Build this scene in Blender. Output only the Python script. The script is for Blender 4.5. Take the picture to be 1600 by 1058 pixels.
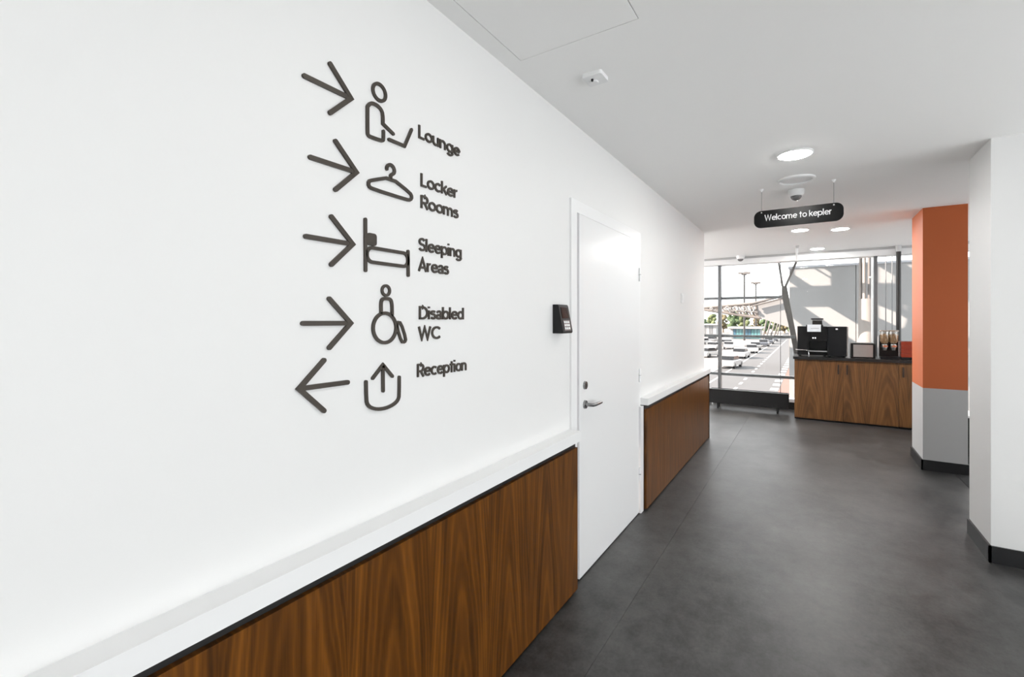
import bpy, bmesh, math, random
from mathutils import Vector, Matrix
random.seed(7)
for o in list(bpy.data.objects): bpy.data.objects.remove(o)
SC = bpy.context.scene
COL = SC.collection

# ------------------------------------------------------------------ camera
F, CX, HY, H = 720.0, 800.0, 501.0, 1.45          # focal px, centre, horizon row, eye height
TH = math.atan2(465.0, F)                           # corridor axis (+Y) is 33 deg right of the view axis
SN, CS = math.sin(TH), math.cos(TH)
cam = bpy.data.cameras.new('camera'); camo = bpy.data.objects.new('camera', cam); COL.objects.link(camo)
camo.location = (0, 0, H); camo.rotation_euler = (math.pi/2, 0, TH)
cam.sensor_width = 36; cam.lens = F/1600*36; cam.shift_y = -(529-HY)/1600; cam.clip_start = 0.02; cam.clip_end = 2000
SC.camera = camo
# ------------------------------------------------------------------ world, sun, exposure
w = bpy.data.worlds.new('sky'); SC.world = w; w.use_nodes = True
bg = w.node_tree.nodes['Background']; bg.inputs[0].default_value = (0.965, 0.98, 1.0, 1); bg.inputs[1].default_value = 2.3
SUN = Vector((1.0, 0.5, -0.66)).normalized()
sl = bpy.data.lights.new('sun', 'SUN'); sl.energy = 15.0; sl.angle = 0.006; sl.color = (1.0, 0.83, 0.72)
so = bpy.data.objects.new('sun', sl); COL.objects.link(so); so.rotation_euler = SUN.to_track_quat('-Z', 'Y').to_euler(); so.location = (-30, -15, 25)
vs = SC.view_settings
SC.display_settings.display_device = 'sRGB'
vs.view_transform = 'Standard'; vs.look = 'None'; vs.gamma = 1; vs.use_curve_mapping = False; vs.exposure = 0.73
LAMP = 75.0                                          # emission of a ceiling lamp's diffuser
CZ = 2.545                                           # ceiling height

# ------------------------------------------------------------------ pixel -> place helpers
def ray(x, y): return (x-CX)/F, (HY-y)/F
def at_x(x, y, X):                                   # point on the plane x = X (the long wall)
    u, v = ray(x, y); t = X/(-SN+u*CS); return (X, t*(CS+u*SN), H+t*v)
def at_y(x, y, Y):                                   # point on the plane y = Y (window side)
    u, v = ray(x, y); t = Y/(CS+u*SN); return (t*(-SN+u*CS), Y, H+t*v)
def at_z(x, y, Z):                                   # point on the plane z = Z (floor, ceiling, ground)
    u, v = ray(x, y); t = (Z-H)/v; return (t*(-SN+u*CS), t*(CS+u*SN), Z)

# ------------------------------------------------------------------ materials
MATS = {}
def nodes(m): m.use_nodes = True; return m.node_tree.nodes, m.node_tree.links
def mat(name, col, rough=0.5, metal=0.0, var=0.0, scale=8.0, bump=0.0, bscale=60.0, spec=0.5, emit=None, coat=0.0):
    if name in MATS: return MATS[name]
    m = bpy.data.materials.new(name); N, L = nodes(m); b = N['Principled BSDF']
    b.inputs['Base Color'].default_value = (*col, 1); b.inputs['Roughness'].default_value = rough
    b.inputs['Metallic'].default_value = metal; b.inputs['Specular IOR Level'].default_value = spec
    b.inputs['Coat Weight'].default_value = coat
    if emit: b.inputs['Emission Color'].default_value = (*emit[0], 1); b.inputs['Emission Strength'].default_value = emit[1]
    tc = N.new('ShaderNodeTexCoord')
    if var:
        n = N.new('ShaderNodeTexNoise'); n.inputs['Scale'].default_value = scale; n.inputs['Detail'].default_value = 6
        r = N.new('ShaderNodeMixRGB'); r.blend_type = 'MIX'
        r.inputs[1].default_value = (*[c*(1-var) for c in col], 1); r.inputs[2].default_value = (*[min(1, c*(1+var)) for c in col], 1)
        L.new(tc.outputs['Object'], n.inputs['Vector']); L.new(n.outputs['Fac'], r.inputs[0]); L.new(r.outputs[0], b.inputs['Base Color'])
    if bump:
        n2 = N.new('ShaderNodeTexNoise'); n2.inputs['Scale'].default_value = bscale; n2.inputs['Detail'].default_value = 4
        bp = N.new('ShaderNodeBump'); bp.inputs['Strength'].default_value = bump; bp.inputs['Distance'].default_value = 0.002
        L.new(tc.outputs['Object'], n2.inputs['Vector']); L.new(n2.outputs['Fac'], bp.inputs['Height']); L.new(bp.outputs[0], b.inputs['Normal'])
    MATS[name] = m; return m

def math_node(N, L, op, a, b=None, c=None):
    n = N.new('ShaderNodeMath'); n.operation = op
    for i, s in enumerate((a, b, c)):
        if s is None: continue
        if isinstance(s, (int, float)): n.inputs[i].default_value = s
        else: L.new(s, n.inputs[i])
    return n.outputs[0]

def veneer(name, axis, cols, leaf=0.16, rough=0.33, sheen=0.5):
    """book-matched walnut veneer: mirrored leaves, cathedral arches, fine vertical pores"""
    m = bpy.data.materials.new(name); N, L = nodes(m); b = N['Principled BSDF']
    tc = N.new('ShaderNodeTexCoord'); sp = N.new('ShaderNodeSeparateXYZ'); L.new(tc.outputs['Object'], sp.inputs[0])
    h = sp.outputs[axis]; z = sp.outputs['Z']
    cb = N.new('ShaderNodeCombineXYZ')
    M = lambda op, a, b_=None: math_node(N, L, op, a, b_)
    L.new(M('MULTIPLY', h, 5.0), cb.inputs[0]); L.new(M('MULTIPLY', z, 1.1), cb.inputs[2])
    n1 = N.new('ShaderNodeTexNoise'); n1.inputs['Scale'].default_value = 1.0; n1.inputs['Detail'].default_value = 3
    L.new(cb.outputs[0], n1.inputs['Vector'])
    wob = M('MULTIPLY', M('SUBTRACT', n1.outputs['Fac'], 0.5), 0.08)
    pp = M('PINGPONG', M('ADD', h, wob), leaf)
    yy = M('DIVIDE', pp, leaf)
    leafid = M('FLOOR', M('DIVIDE', M('ADD', h, leaf), 2*leaf))
    shift = M('MULTIPLY', M('SINE', M('MULTIPLY', leafid, 12.9)), 0.35)
    arch = M('ADD', M('ADD', z, shift), M('MULTIPLY', M('POWER', yy, 1.6), 1.7))
    arch = M('ADD', arch, M('MULTIPLY', n1.outputs['Fac'], 0.5))
    ring = M('ADD', M('MULTIPLY', M('SINE', M('MULTIPLY', arch, 26.0)), 0.5), 0.5)
    ring2 = M('ADD', M('MULTIPLY', M('SINE', M('MULTIPLY', arch, 9.0)), 0.5), 0.5)
    cb2 = N.new('ShaderNodeCombineXYZ'); L.new(M('MULTIPLY', h, 260.0), cb2.inputs[0]); L.new(M('MULTIPLY', z, 7.0), cb2.inputs[2])
    n2 = N.new('ShaderNodeTexNoise'); n2.inputs['Scale'].default_value = 1.0; n2.inputs['Detail'].default_value = 4
    L.new(cb2.outputs[0], n2.inputs['Vector'])
    cb3 = N.new('ShaderNodeCombineXYZ'); L.new(M('MULTIPLY', h, 16.0), cb3.inputs[0]); L.new(M('MULTIPLY', z, 1.6), cb3.inputs[2])
    n3 = N.new('ShaderNodeTexNoise'); n3.inputs['Scale'].default_value = 1.0; n3.inputs['Detail'].default_value = 3
    L.new(cb3.outputs[0], n3.inputs['Vector'])
    f = M('ADD', M('MULTIPLY', M('POWER', ring, 2.0), 0.15), M('MULTIPLY', ring2, 0.14))
    f = M('ADD', f, M('ADD', M('MULTIPLY', n2.outputs['Fac'], 0.30), M('MULTIPLY', n3.outputs['Fac'], 0.65)))
    r = N.new('ShaderNodeValToRGB'); r.color_ramp.elements[0].position = 0.30; r.color_ramp.elements[1].position = 0.95
    r.color_ramp.elements[0].color = (*cols[2], 1); r.color_ramp.elements[1].color = (*cols[0], 1)
    e = r.color_ramp.elements.new(0.62); e.color = (*cols[1], 1)
    L.new(f, r.inputs[0]); L.new(r.outputs[0], b.inputs['Base Color'])
    b.inputs['Roughness'].default_value = rough; b.inputs['Specular IOR Level'].default_value = sheen
    bp = N.new('ShaderNodeBump'); bp.inputs['Strength'].default_value = 0.12; bp.inputs['Distance'].default_value = 0.001
    L.new(n2.outputs['Fac'], bp.inputs['Height']); L.new(bp.outputs[0], b.inputs['Normal'])
    return m

def floor_mat():
    m = bpy.data.materials.new('concrete_vinyl'); N, L = nodes(m); b = N['Principled BSDF']
    tc = N.new('ShaderNodeTexCoord'); mp = N.new('ShaderNodeMapping'); mp.inputs['Scale'].default_value = (1, 0.75, 1)
    L.new(tc.outputs['Object'], mp.inputs[0])
    def noise(s, d, rgh=0.5):
        n = N.new('ShaderNodeTexNoise'); n.inputs['Scale'].default_value = s; n.inputs['Detail'].default_value = d; n.inputs['Roughness'].default_value = rgh
        L.new(mp.outputs[0], n.inputs['Vector']); return n.outputs['Fac']
    M = lambda op, a, b_=None: math_node(N, L, op, a, b_)
    a, c, d = noise(1.7, 6, .65), noise(11, 9, .75), noise(70, 4, .65)
    f = M('ADD', M('ADD', M('MULTIPLY', a, .46), M('MULTIPLY', c, .42)), M('MULTIPLY', d, .12))
    r = N.new('ShaderNodeValToRGB'); r.color_ramp.elements[0].position = .40; r.color_ramp.elements[1].position = .61
    r.color_ramp.elements[0].color = (.014, .0136, .0133, 1); r.color_ramp.elements[1].color = (.082, .080, .0787, 1)
    L.new(f, r.inputs[0]); L.new(r.outputs[0], b.inputs['Base Color'])
    rr = M('ADD', M('MULTIPLY', c, .22), .30); L.new(rr, b.inputs['Roughness'])
    b.inputs['Specular IOR Level'].default_value = .36
    bp = N.new('ShaderNodeBump'); bp.inputs['Strength'].default_value = .08; bp.inputs['Distance'].default_value = .001
    L.new(d, bp.inputs['Height']); L.new(bp.outputs[0], b.inputs['Normal'])
    return m

def glass_mat(name, tint=(1, 1, 1), refl=0.05, rough=0.0):
    m = bpy.data.materials.new(name); N, L = nodes(m); N.remove(N['Principled BSDF']); out = N['Material Output']
    t = N.new('ShaderNodeBsdfTransparent'); t.inputs[0].default_value = (*tint, 1)
    g = N.new('ShaderNodeBsdfGlossy'); g.inputs['Roughness'].default_value = rough; g.inputs[0].default_value = (1, 1, 1, 1)
    mx = N.new('ShaderNodeMixShader'); mx.inputs[0].default_value = refl
    L.new(t.outputs[0], mx.inputs[1]); L.new(g.outputs[0], mx.inputs[2]); L.new(mx.outputs[0], out.inputs[0]); return m

WHITE = mat('wall_paint', (.76, .757, .75), .55, var=.008, scale=3, bump=.03, bscale=250)
CEIL = mat('ceiling_paint', (.91, .905, .895), .8, bump=.02, bscale=200)
TRIM = mat('white_lacquer', (.82, .82, .82), .3)
DOORW = mat('door_lacquer', (.80, .80, .80), .28)
BLACKT = mat('black_trim', (.012, .012, .012), .45)
BASEB = mat('baseboard_black', (.010, .010, .011), .38, bump=.05)
BRONZE = mat('bronze_lettering', (.055, .045, .036), .42, .35, var=.15, scale=40)
STEEL = mat('brushed_steel', (.52, .51, .50), .28, 1.0, var=.06, scale=30)
CHROME = mat('chrome', (.75, .75, .75), .12, 1.0)
SATIN = mat('satin_nickel', (.33, .33, .33), .25, 1.0)
GREYM = mat('grey_aluminium', (.15, .155, .16), .4, .4)
DARKM = mat('dark_steel', (.035, .034, .033), .4, .3)
BLACKP = mat('black_plastic', (.008, .008, .0085), .32, spec=.3)
BLACKG = mat('black_gloss', (.005, .005, .006), .12, spec=.35)
CHARC = mat('charcoal_enamel', (.013, .013, .0135), .45, bump=.03, spec=.3)
PLAST = mat('white_plastic', (.82, .82, .82), .35)
ORANGE = mat('terracotta_paint', (.50, .115, .028), .55, var=.02, scale=4)
GREYP = mat('grey_paint', (.43, .43, .43), .55, var=.015, scale=4)
WOOD = veneer('walnut_veneer', 'Y', ((.225, .080, .009), (.110, .037, .004), (.026, .010, .0015)), sheen=.28)
WOODC = veneer('walnut_cabinet_veneer', 'X', ((.24, .110, .036), (.15, .064, .019), (.055, .023, .007)), leaf=.22, rough=.4)
FLOOR = floor_mat()
CARPET = mat('black_carpet', (.012, .012, .012), .95, var=.3, scale=300, bump=.4, bscale=500)
GLASS = glass_mat('window_glass', (.985, .995, .995), .006)
CLEAR = glass_mat('clear_plastic', (.93, .92, .90), .08, .05)
DIFF = mat('lamp_diffuser', (.9, .9, .9), .5, emit=((1, .985, .955), LAMP))
DIFF2 = mat('lamp_diffuser_dim', (.9, .9, .9), .5, emit=((1, .985, .955), 130.0))
WTEXT = mat('white_vinyl', (.88, .88, .88), .5)

# ------------------------------------------------------------------ object helpers
def tag(o, label=None, cat=None, group=None, kind=None):
    if label: o['label'] = label
    if cat: o['category'] = cat
    if group: o['group'] = group
    if kind: o['kind'] = kind
    return o
def thing(name, label, cat, loc=(0, 0, 0), group=None):
    o = bpy.data.objects.new(name, None); o.empty_display_size = .1; COL.objects.link(o); o.location = loc
    return tag(o, label, cat, group)
def obj(name, bm, m, parent=None, bevel=0.0, seg=2, smooth=False, loc=None):
    """bm holds WORLD coordinates; a child keeps them by cancelling the parent's location"""
    if bevel:
        es = [e for e in bm.edges if len(e.link_faces) == 2 and e.calc_face_angle(0) > .5]
        bmesh.ops.bevel(bm, geom=es, offset=bevel, segments=seg, profile=.5, affect='EDGES')
    bmesh.ops.recalc_face_normals(bm, faces=bm.faces)
    me = bpy.data.meshes.new(name); 
    if smooth:
        for f in bm.faces: f.smooth = True
    o = bpy.data.objects.new(name, me); COL.objects.link(o)
    if loc is not None:
        bmesh.ops.translate(bm, verts=bm.verts, vec=-Vector(loc)); o.location = loc
    bm.to_mesh(me); bm.free()
    if smooth: 
        try: me.set_sharp_from_angle(angle=.6)
        except Exception: pass
    if m: me.materials.append(m)
    if parent:
        o.parent = parent
        p, l = parent, Vector((0, 0, 0))
        while p: l += p.location; p = p.parent
        o.location = (Vector(loc) if loc is not None else Vector((0, 0, 0))) - l
    return o
def B(): return bmesh.new()
def box(bm, x0, x1, y0, y1, z0, z1):
    vs_ = [bm.verts.new((x, y, z)) for x in (x0, x1) for y in (y0, y1) for z in (z0, z1)]
    for f in ((0, 1, 3, 2), (4, 6, 7, 5), (0, 4, 5, 1), (2, 3, 7, 6), (0, 2, 6, 4), (1, 5, 7, 3)): bm.faces.new([vs_[i] for i in f])
    return bm
def bx(*a): return box(B(), *a)
def tube(bm, p0, p1, r0, r1=None, n=16, cap=True):
    p0, p1 = Vector(p0), Vector(p1); r1 = r0 if r1 is None else r1
    q = (p1-p0).to_track_quat('Z', 'Y'); ra, rb = [], []
    for i in range(n):
        a = 2*math.pi*i/n; d = q @ Vector((math.cos(a), math.sin(a), 0))
        ra.append(bm.verts.new(p0+d*r0)); rb.append(bm.verts.new(p1+d*r1))
    for i in range(n): bm.faces.new((ra[i], ra[(i+1) % n], rb[(i+1) % n], rb[i]))
    if cap: bm.faces.new(ra[::-1]); bm.faces.new(rb)
    return bm
def path_tube(bm, pts, rad, n=10):
    pts = [Vector(p) for p in pts]; rings = []
    for i, p in enumerate(pts):
        d = (pts[min(i+1, len(pts)-1)]-pts[max(i-1, 0)]).normalized(); q = d.to_track_quat('Z', 'Y')
        r = rad[i] if isinstance(rad, (list, tuple)) else rad
        rings.append([bm.verts.new(p+q @ Vector((math.cos(2*math.pi*k/n)*r, math.sin(2*math.pi*k/n)*r, 0))) for k in range(n)])
    for a, b in zip(rings, rings[1:]):
        for k in range(n): bm.faces.new((a[k], a[(k+1) % n], b[(k+1) % n], b[k]))
    bm.faces.new(rings[0][::-1]); bm.faces.new(rings[-1]); return bm
def lathe(bm, c, prof, n=32):
    """prof: (radius, z) pairs about the vertical through c"""
    c = Vector(c); rings = []
    for r, z in prof:
        if r < 1e-5: rings.append([bm.verts.new(c+Vector((0, 0, z)))])
        else: rings.append([bm.verts.new(c+Vector((r*math.cos(2*math.pi*k/n), r*math.sin(2*math.pi*k/n), z))) for k in range(n)])
    for a, b in zip(rings, rings[1:]):
        for k in range(n):
            j = (k+1) % n
            if len(a) == 1 and len(b) == 1: continue
            if len(a) == 1: bm.faces.new((a[0], b[j], b[k]))
            elif len(b) == 1: bm.faces.new((a[k], a[j], b[0]))
            else: bm.faces.new((a[k], a[j], b[j], b[k]))
    return bm
def prism(bm, pts, vec):
    """closed polygon of 3-D points extruded by vec"""
    a = [bm.verts.new(p) for p in pts]; b = [bm.verts.new(Vector(p)+Vector(vec)) for p in pts]; n = len(pts)
    bm.faces.new(a[::-1]); bm.faces.new(b)
    for i in range(n): bm.faces.new((a[i], a[(i+1) % n], b[(i+1) % n], b[i]))
    return bm
def arc(cx, cy, rx, ry, a0, a1, n=14):
    return [(cx+rx*math.cos(math.radians(a0+(a1-a0)*i/n)), cy+ry*math.sin(math.radians(a0+(a1-a0)*i/n))) for i in range(n+1)]
def rounded(x0, x1, y0, y1, r, n=8):
    p = []
    for cx, cy, a in ((x1-r, y1-r, 0), (x0+r, y1-r, 90), (x0+r, y0+r, 180), (x1-r, y0+r, 270)): p += arc(cx, cy, r, r, a, a+90, n)
    return p
def smooth_pts(p, it=2, closed=False):
    for _ in range(it):
        q = [] if closed else [p[0]]
        rng = range(len(p)) if closed else range(len(p)-1)
        for i in rng:
            a, b = p[i], p[(i+1) % len(p)]
            q.append((a[0]*.75+b[0]*.25, a[1]*.75+b[1]*.25)); q.append((a[0]*.25+b[0]*.75, a[1]*.25+b[1]*.75))
        if not closed: q.append(p[-1])
        p = q
    return p
def stroke(bm, pts, wd, to3, depth, closed=False, rnd=False):
    """a 2-D polyline given width wd, lifted to 3-D by to3(x, y, d) with thickness depth"""
    P = [Vector(p) for p in pts]
    if closed and (P[0]-P[-1]).length < 1e-6: P.pop()
    n = len(P); L_, R_ = [], []
    for i in range(n):
        if closed: d0 = (P[i]-P[i-1]); d1 = (P[(i+1) % n]-P[i])
        else: d0 = P[i]-P[i-1] if i else P[1]-P[0]; d1 = P[i+1]-P[i] if i < n-1 else P[-1]-P[-2]
        d0.normalize(); d1.normalize(); t = (d0+d1)
        t = t.normalized() if t.length > 1e-6 else d0
        nn = Vector((-t.y, t.x)); c = max(.45, nn.dot(Vector((-d0.y, d0.x))))
        L_.append(P[i]+nn*wd/2/c); R_.append(P[i]-nn*wd/2/c)
    def cap(c, dirv):
        a = math.atan2(dirv.y, dirv.x); return [c+Vector((math.cos(a+s), math.sin(a+s)))*wd/2 for s in [math.radians(-90+180*k/6) for k in range(1, 6)]]
    if closed:
        lo = [[bm.verts.new(to3(p.x, p.y, d)) for p in S] for S in (L_, R_) for d in (0, depth)]
        a0, a1, b0, b1 = lo
        for i in range(n):
            j = (i+1) % n
            bm.faces.new((a1[i], a1[j], b1[j], b1[i])); bm.faces.new((a0[i], a0[j], a1[j], a1[i])); bm.faces.new((b0[i], b1[i], b1[j], b0[j])); bm.faces.new((a0[j], a0[i], b0[i], b0[j]))
    else:
        lo = [[bm.verts.new(to3(p.x, p.y, d)) for p in S] for S in (L_, R_) for d in (0, depth)]
        a0, a1, b0, b1 = lo
        for i in range(n-1):
            j = i+1
            bm.faces.new((a1[i], a1[j], b1[j], b1[i])); bm.faces.new((a0[i], a0[j], a1[j], a1[i])); bm.faces.new((b0[i], b1[i], b1[j], b0[j]))
            bm.faces.new((a0[j], a0[i], b0[i], b0[j]))
        for (k, dv) in ((0, P[0]-P[1]), (n-1, P[-1]-P[-2])):
            if rnd:
                fr = cap(P[k], dv)
                side = [L_[k], *fr, R_[k]] if (L_[k]-fr[0]).length < (R_[k]-fr[0]).length else [L_[k], *fr[::-1], R_[k]]
                f1 = [bm.verts.new(to3(p.x, p.y, depth)) for p in side]; f0 = [bm.verts.new(to3(p.x, p.y, 0)) for p in side]
                bm.faces.new(f1)
                for q in range(len(side)-1): bm.faces.new((f0[q], f0[q+1], f1[q+1], f1[q]))
            else: bm.faces.new((a0[k], a1[k], b1[k], b0[k]))
    return bm
def copy_tree(o, parent=None):
    c = o.copy(); COL.objects.link(c); c.parent = parent
    for ch in o.children: copy_tree(ch, c)
    return c

# ================================================================== THE ROOM
WX = -1.10                                            # face of the long wall
WEND = 6.11                                           # where that wall ends
WINY = 8.85                                           # glass plane
D0, D1, DZ = 2.335, 3.445, 2.075                      # door opening
bm = B()
box(bm, WX-.18, WX, -4.5, D0, 0, CZ); box(bm, WX-.18, WX, D1, WEND, 0, CZ); box(bm, WX-.18, WX, D0, D1, DZ, CZ)
wl = tag(obj('wall_left', bm, WHITE), 'white wall with wayfinding lettering', kind='structure')
wf = tag(obj('floor', bx(-4.2, 3.9, -4.7, 9.0, -.25, -.006), mat('screed', (.05, .05, .05), .8)), 'dark grey concrete-look vinyl floor', kind='structure')
SX = -.77
for i, (a, b_) in enumerate(((-4.2, SX-.0007), (SX+.0007, 1.157))):
    obj('vinyl_sheet', bx(a, b_, -4.7, 9.0, -.006, 0), FLOOR, wf)
obj('carpet', bx(1.157, 3.9, 4.0, 9.0, -.006, .003), CARPET, wf)
obj('bounce_floor', bx(1.157, 3.9, -4.7, 4.0, -.006, 0), mat('pale_bounce', (.68, .67, .65), .5, var=.06, scale=30), wf)  # added pale floor, unseen, bounces light up to the ceiling
HX0, HX1, HYa, HYb = -1.02, -.523, 1.15, 1.65         # ceiling access hatch
bm = B(); box(bm, -4.2, 3.9, -4.7, 9.0, CZ+.012, CZ+.35)
for a in ((-4.2, HX0-.003, -4.7, 9.0), (HX1+.003, 3.9, -4.7, 9.0), (HX0-.003, HX1+.003, -4.7, HYa-.003), (HX0-.003, HX1+.003, HYb+.003, 9.0)):
    box(bm, *a, CZ, CZ+.012)
ce = tag(obj('ceiling', bm, CEIL), 'smooth white plaster ceiling', kind='structure')
tag(obj('access_hatch', bx(HX0, HX1, HYa, HYb, CZ-.0005, CZ+.011), CEIL), 'flush white square access panel in ceiling near the smoke detector', 'hatch')
tag(obj('wall_side_left', bx(-4.0, WX-.18, WEND-.2, WEND, 0, CZ), WHITE), kind='structure')
# white pier and terracotta pier on the right
PX = .915
tag(obj('wall_pier', bx(PX, 3.7, 3.885, 4.33, 0, CZ), WHITE, bevel=.003), 'white wall end projecting into the corridor', kind='structure')
bm = B(); box(bm, PX-.012, PX, 3.873, 4.33, 0, .10); box(bm, PX-.012, 3.7, 3.873, 3.885, 0, .10)
tag(obj('baseboard_right', bm, BASEB, bevel=.0015), 'black baseboard on white pier', kind='structure')
ox0, ox1, oy0, oy1 = .925, 1.245, 5.935, 6.49
pc = tag(obj('wall_column', bx(ox0, ox1, oy0, oy1, 0, .795), GREYP, bevel=.003), 'pillar painted terracotta above and grey below', kind='structure')
obj('terracotta_paint_band', bx(ox0, ox1, oy0, oy1, .795, CZ), ORANGE, pc, bevel=.003)
bm = B(); box(bm, ox0-.012, ox0, oy0-.012, oy1+.012, 0, .10); box(bm, ox0-.012, ox1+.012, oy0-.012, oy0, 0, .10); box(bm, ox1, ox1+.012, oy0, oy1+.012, 0, .10)
tag(obj('baseboard_column', bm, BASEB, bevel=.0015), 'black baseboard round the painted pillar', kind='structure')
# walnut wainscot and white ledge
LF = -1.03
def wainscot(y0, y1, seams):
    obj('panel_backing', bx(WX, -1.062, y0, y1, 0, .805), BLACKT, wl)
    ys = [y0+.001]+seams+[y1-.006]
    for a, b_ in zip(ys, ys[1:]):
        obj('walnut_panel', bx(-1.062, -1.045, a+.0012, b_-.0012, .012, .771), WOOD, wl, bevel=.0015)
wainscot(-4.5, D0-.062, [-2.6, -1.0])
wainscot(D1+.062, WEND, [at_x(1038, 600, -1.045)[1]])
obj('panel_edge_strip', bx(WX, -1.040, WEND-.006, WEND+.006, 0, .80), BLACKT, wl)
for i, (a, b_) in enumerate(((-4.5, D0-.055), (D1+.055, WEND+.01))):
    tag(obj('trim_%d' % (i+1), bx(WX, LF, a, b_, .805, .857), TRIM, bevel=.002), 'white ledge running above the walnut panels', kind='structure')

# door
dr = tag(obj('door_1', bx(-1.122, -1.077, D0+.025, D1-.022, .008, DZ-.03), DOORW, bevel=.002), 'white flush door with lever handle', kind='structure')
bm = B()
box(bm, -1.16, -1.088, D0-.055, D0+.018, 0, DZ+.045); box(bm, -1.16, -1.064, D1-.010, D1+.052, 0, .80); box(bm, -1.16, -1.088, D1-.015, D1+.052, .80, DZ+.045); box(bm, -1.16, -1.088, D0+.018, D1-.015, DZ-.022, DZ+.045)
obj('door_frame', bm, TRIM, dr, bevel=.003)
obj('threshold', bx(-1.16, -1.079, D0+.018, D1-.015, 0, .007), BLACKT, dr)
def rosette(y, z, name, m, r=.025):
    return obj(name, tube(B(), (-1.077, y, z), (-1.067, y, z), r, r*.92, 28), m, dr, smooth=True)
hy_, hz = at_x(914, 632, -1.075)[1:]
rs = rosette(hy_, hz, 'handle_rosette', SATIN)
obj('lever', path_tube(B(), [(-1.07, hy_, hz), (-1.045, hy_, hz), (-1.028, hy_+.008, hz), (-1.022, hy_+.03, hz+.001), (-1.022, hy_+.08, hz+.001), (-1.026, hy_+.125, hz-.001)], [.010, .010, .0105, .0105, .010, .008], 14), SATIN, rs, smooth=True)
cz_ = at_x(914, 602, -1.075)[2]
cy = rosette(hy_, cz_, 'lock_cylinder', SATIN, .024)
obj('keyway', bx(-1.0672, -1.0655, hy_-.0015, hy_+.0015, cz_-.008, cz_+.008), BLACKP, cy)
for py in (428, 588, 745):
    p = at_x(994, py, -1.075)
    hg = obj('hinge', tube(B(), (-1.071, D1-.019, p[2]-.05), (-1.071, D1-.019, p[2]+.05), .0085, None, 14), STEEL if 0 else PLAST, dr, smooth=True)
    obj('hinge_pin', tube(B(), (-1.071, D1-.019, p[2]-.002), (-1.071, D1-.019, p[2]+.002), .0092, None, 14), SATIN, hg)

# ------------------------------------------------------------------ window wall
HEAD, SILL = 2.42, .17
WL_, WR_ = -4.0, 3.7
win = tag(bpy.data.objects.new('window_1', None), 'full-height glazed wall', kind='structure'); COL.objects.link(win)
win.location = (0, WINY, 0)
obj('window_sill', bx(WL_, WR_, WINY-.09, WINY+.10, .12, SILL), TRIM, win, bevel=.003)
obj('window_upstand', bx(WL_, WR_, WINY-.07, WINY+.12, 0, .12), BLACKT, win)
obj('window_head', bx(WL_, WR_, WINY-.12, WINY+.12, HEAD, HEAD+.085), TRIM, win, bevel=.004)
obj('head_shadow_gap', bx(WL_, WR_, WINY-.085, WINY+.12, HEAD+.085, CZ), mat('pale_grey', (.55, .55, .55), .4), win)
mull = [-3.5, -1.336, .835, 2.95]
joints = [-2.4, -.405, 1.85]
for x in mull: obj('mullion', bx(x-.022, x+.022, WINY-.05, WINY+.09, SILL, HEAD), GREYM, win, bevel=.003)
strutx = lambda z: -.395+(2.05-z)*.195
for x in joints: obj('glass_joint', bx(x-.004, x+.004, WINY-.008, WINY+.008, SILL, HEAD), GREYM, win)
xs = sorted(mull+joints)
edges = [WL_]+xs+[WR_]
for a, b_ in zip(edges, edges[1:]):
    obj('glass_pane', bx(a+(.028 if a in mull else .005), b_-(.028 if b_ in mull else .005), WINY-.005, WINY+.005, SILL, HEAD), GLASS, win)
for z, xe in ((1.843, -.38), (1.178, -.20), (.508, -.08)):
    obj('transom', bx(WL_, xe, WINY+.012, WINY+.075, z-.022, z+.022), GREYM, win, bevel=.002)
tag(obj('wall_parapet', bx(WL_-.2, WR_+.2, WINY-.05, WINY+.12, -4.0, -.01), WHITE), kind='structure')

def side_window(name, lab, x0, x1, y0, y1, n):
    o = tag(bpy.data.objects.new(name, None), lab, kind='structure'); COL.objects.link(o); o.location = (x0, y0, 0)
    obj('window_sill', bx(x0, x1, y0, y1, 0, .17), TRIM, o); obj('window_head', bx(x0, x1, y0, y1, 2.42, CZ), TRIM, o)
    lx_ = (x1-x0) > (y1-y0)
    for k in range(n+1):
        if lx_: c_ = x0+.03+(x1-x0-.06)*k/n; obj('mullion', bx(c_-.03, c_+.03, y0+.03, y1-.03, .17, 2.42), GREYM, o)
        else: c_ = y0+.03+(y1-y0-.06)*k/n; obj('mullion', bx(x0+.03, x1-.03, c_-.03, c_+.03, .17, 2.42), GREYM, o)
        if k < n:
            if lx_: obj('glass_pane', bx(c_+.03, c_+(x1-x0-.06)/n-.03, y0+.09, y0+.10, .17, 2.42), GLASS, o)
            else: obj('glass_pane', bx(x0+.09, x0+.10, c_+.03, c_+(y1-y0-.06)/n-.03, .17, 2.42), GLASS, o)
tag(obj('wall_back', bx(-1.28, 3.7, -4.7, -4.5, 0, CZ), WHITE), kind='structure')
side_window('window_4', 'glazed wall round the corner past the long wall', -4.2, -4.0, WEND-.2, 9.0, 2)
bl = bpy.data.materials.new('diffusing_fabric'); N, L = nodes(bl); N.remove(N['Principled BSDF'])
d_ = N.new('ShaderNodeBsdfDiffuse'); t_ = N.new('ShaderNodeBsdfTranslucent'); mx = N.new('ShaderNodeMixShader'); mx.inputs[0].default_value = .95
d_.inputs[0].default_value = (.8, .8, .78, 1); t_.inputs[0].default_value = (.90, .93, .96, 1)
L.new(d_.outputs[0], mx.inputs[1]); L.new(t_.outputs[0], mx.inputs[2]); L.new(mx.outputs[0], N['Material Output'].inputs[0])
t = thing('added_blind', 'added white roller blind, unseen, softening the sun through the corner glazing', 'blind', (-3.95, 7.45, CZ))  # added blind, unseen, turns direct sun into soft light from the left
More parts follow.
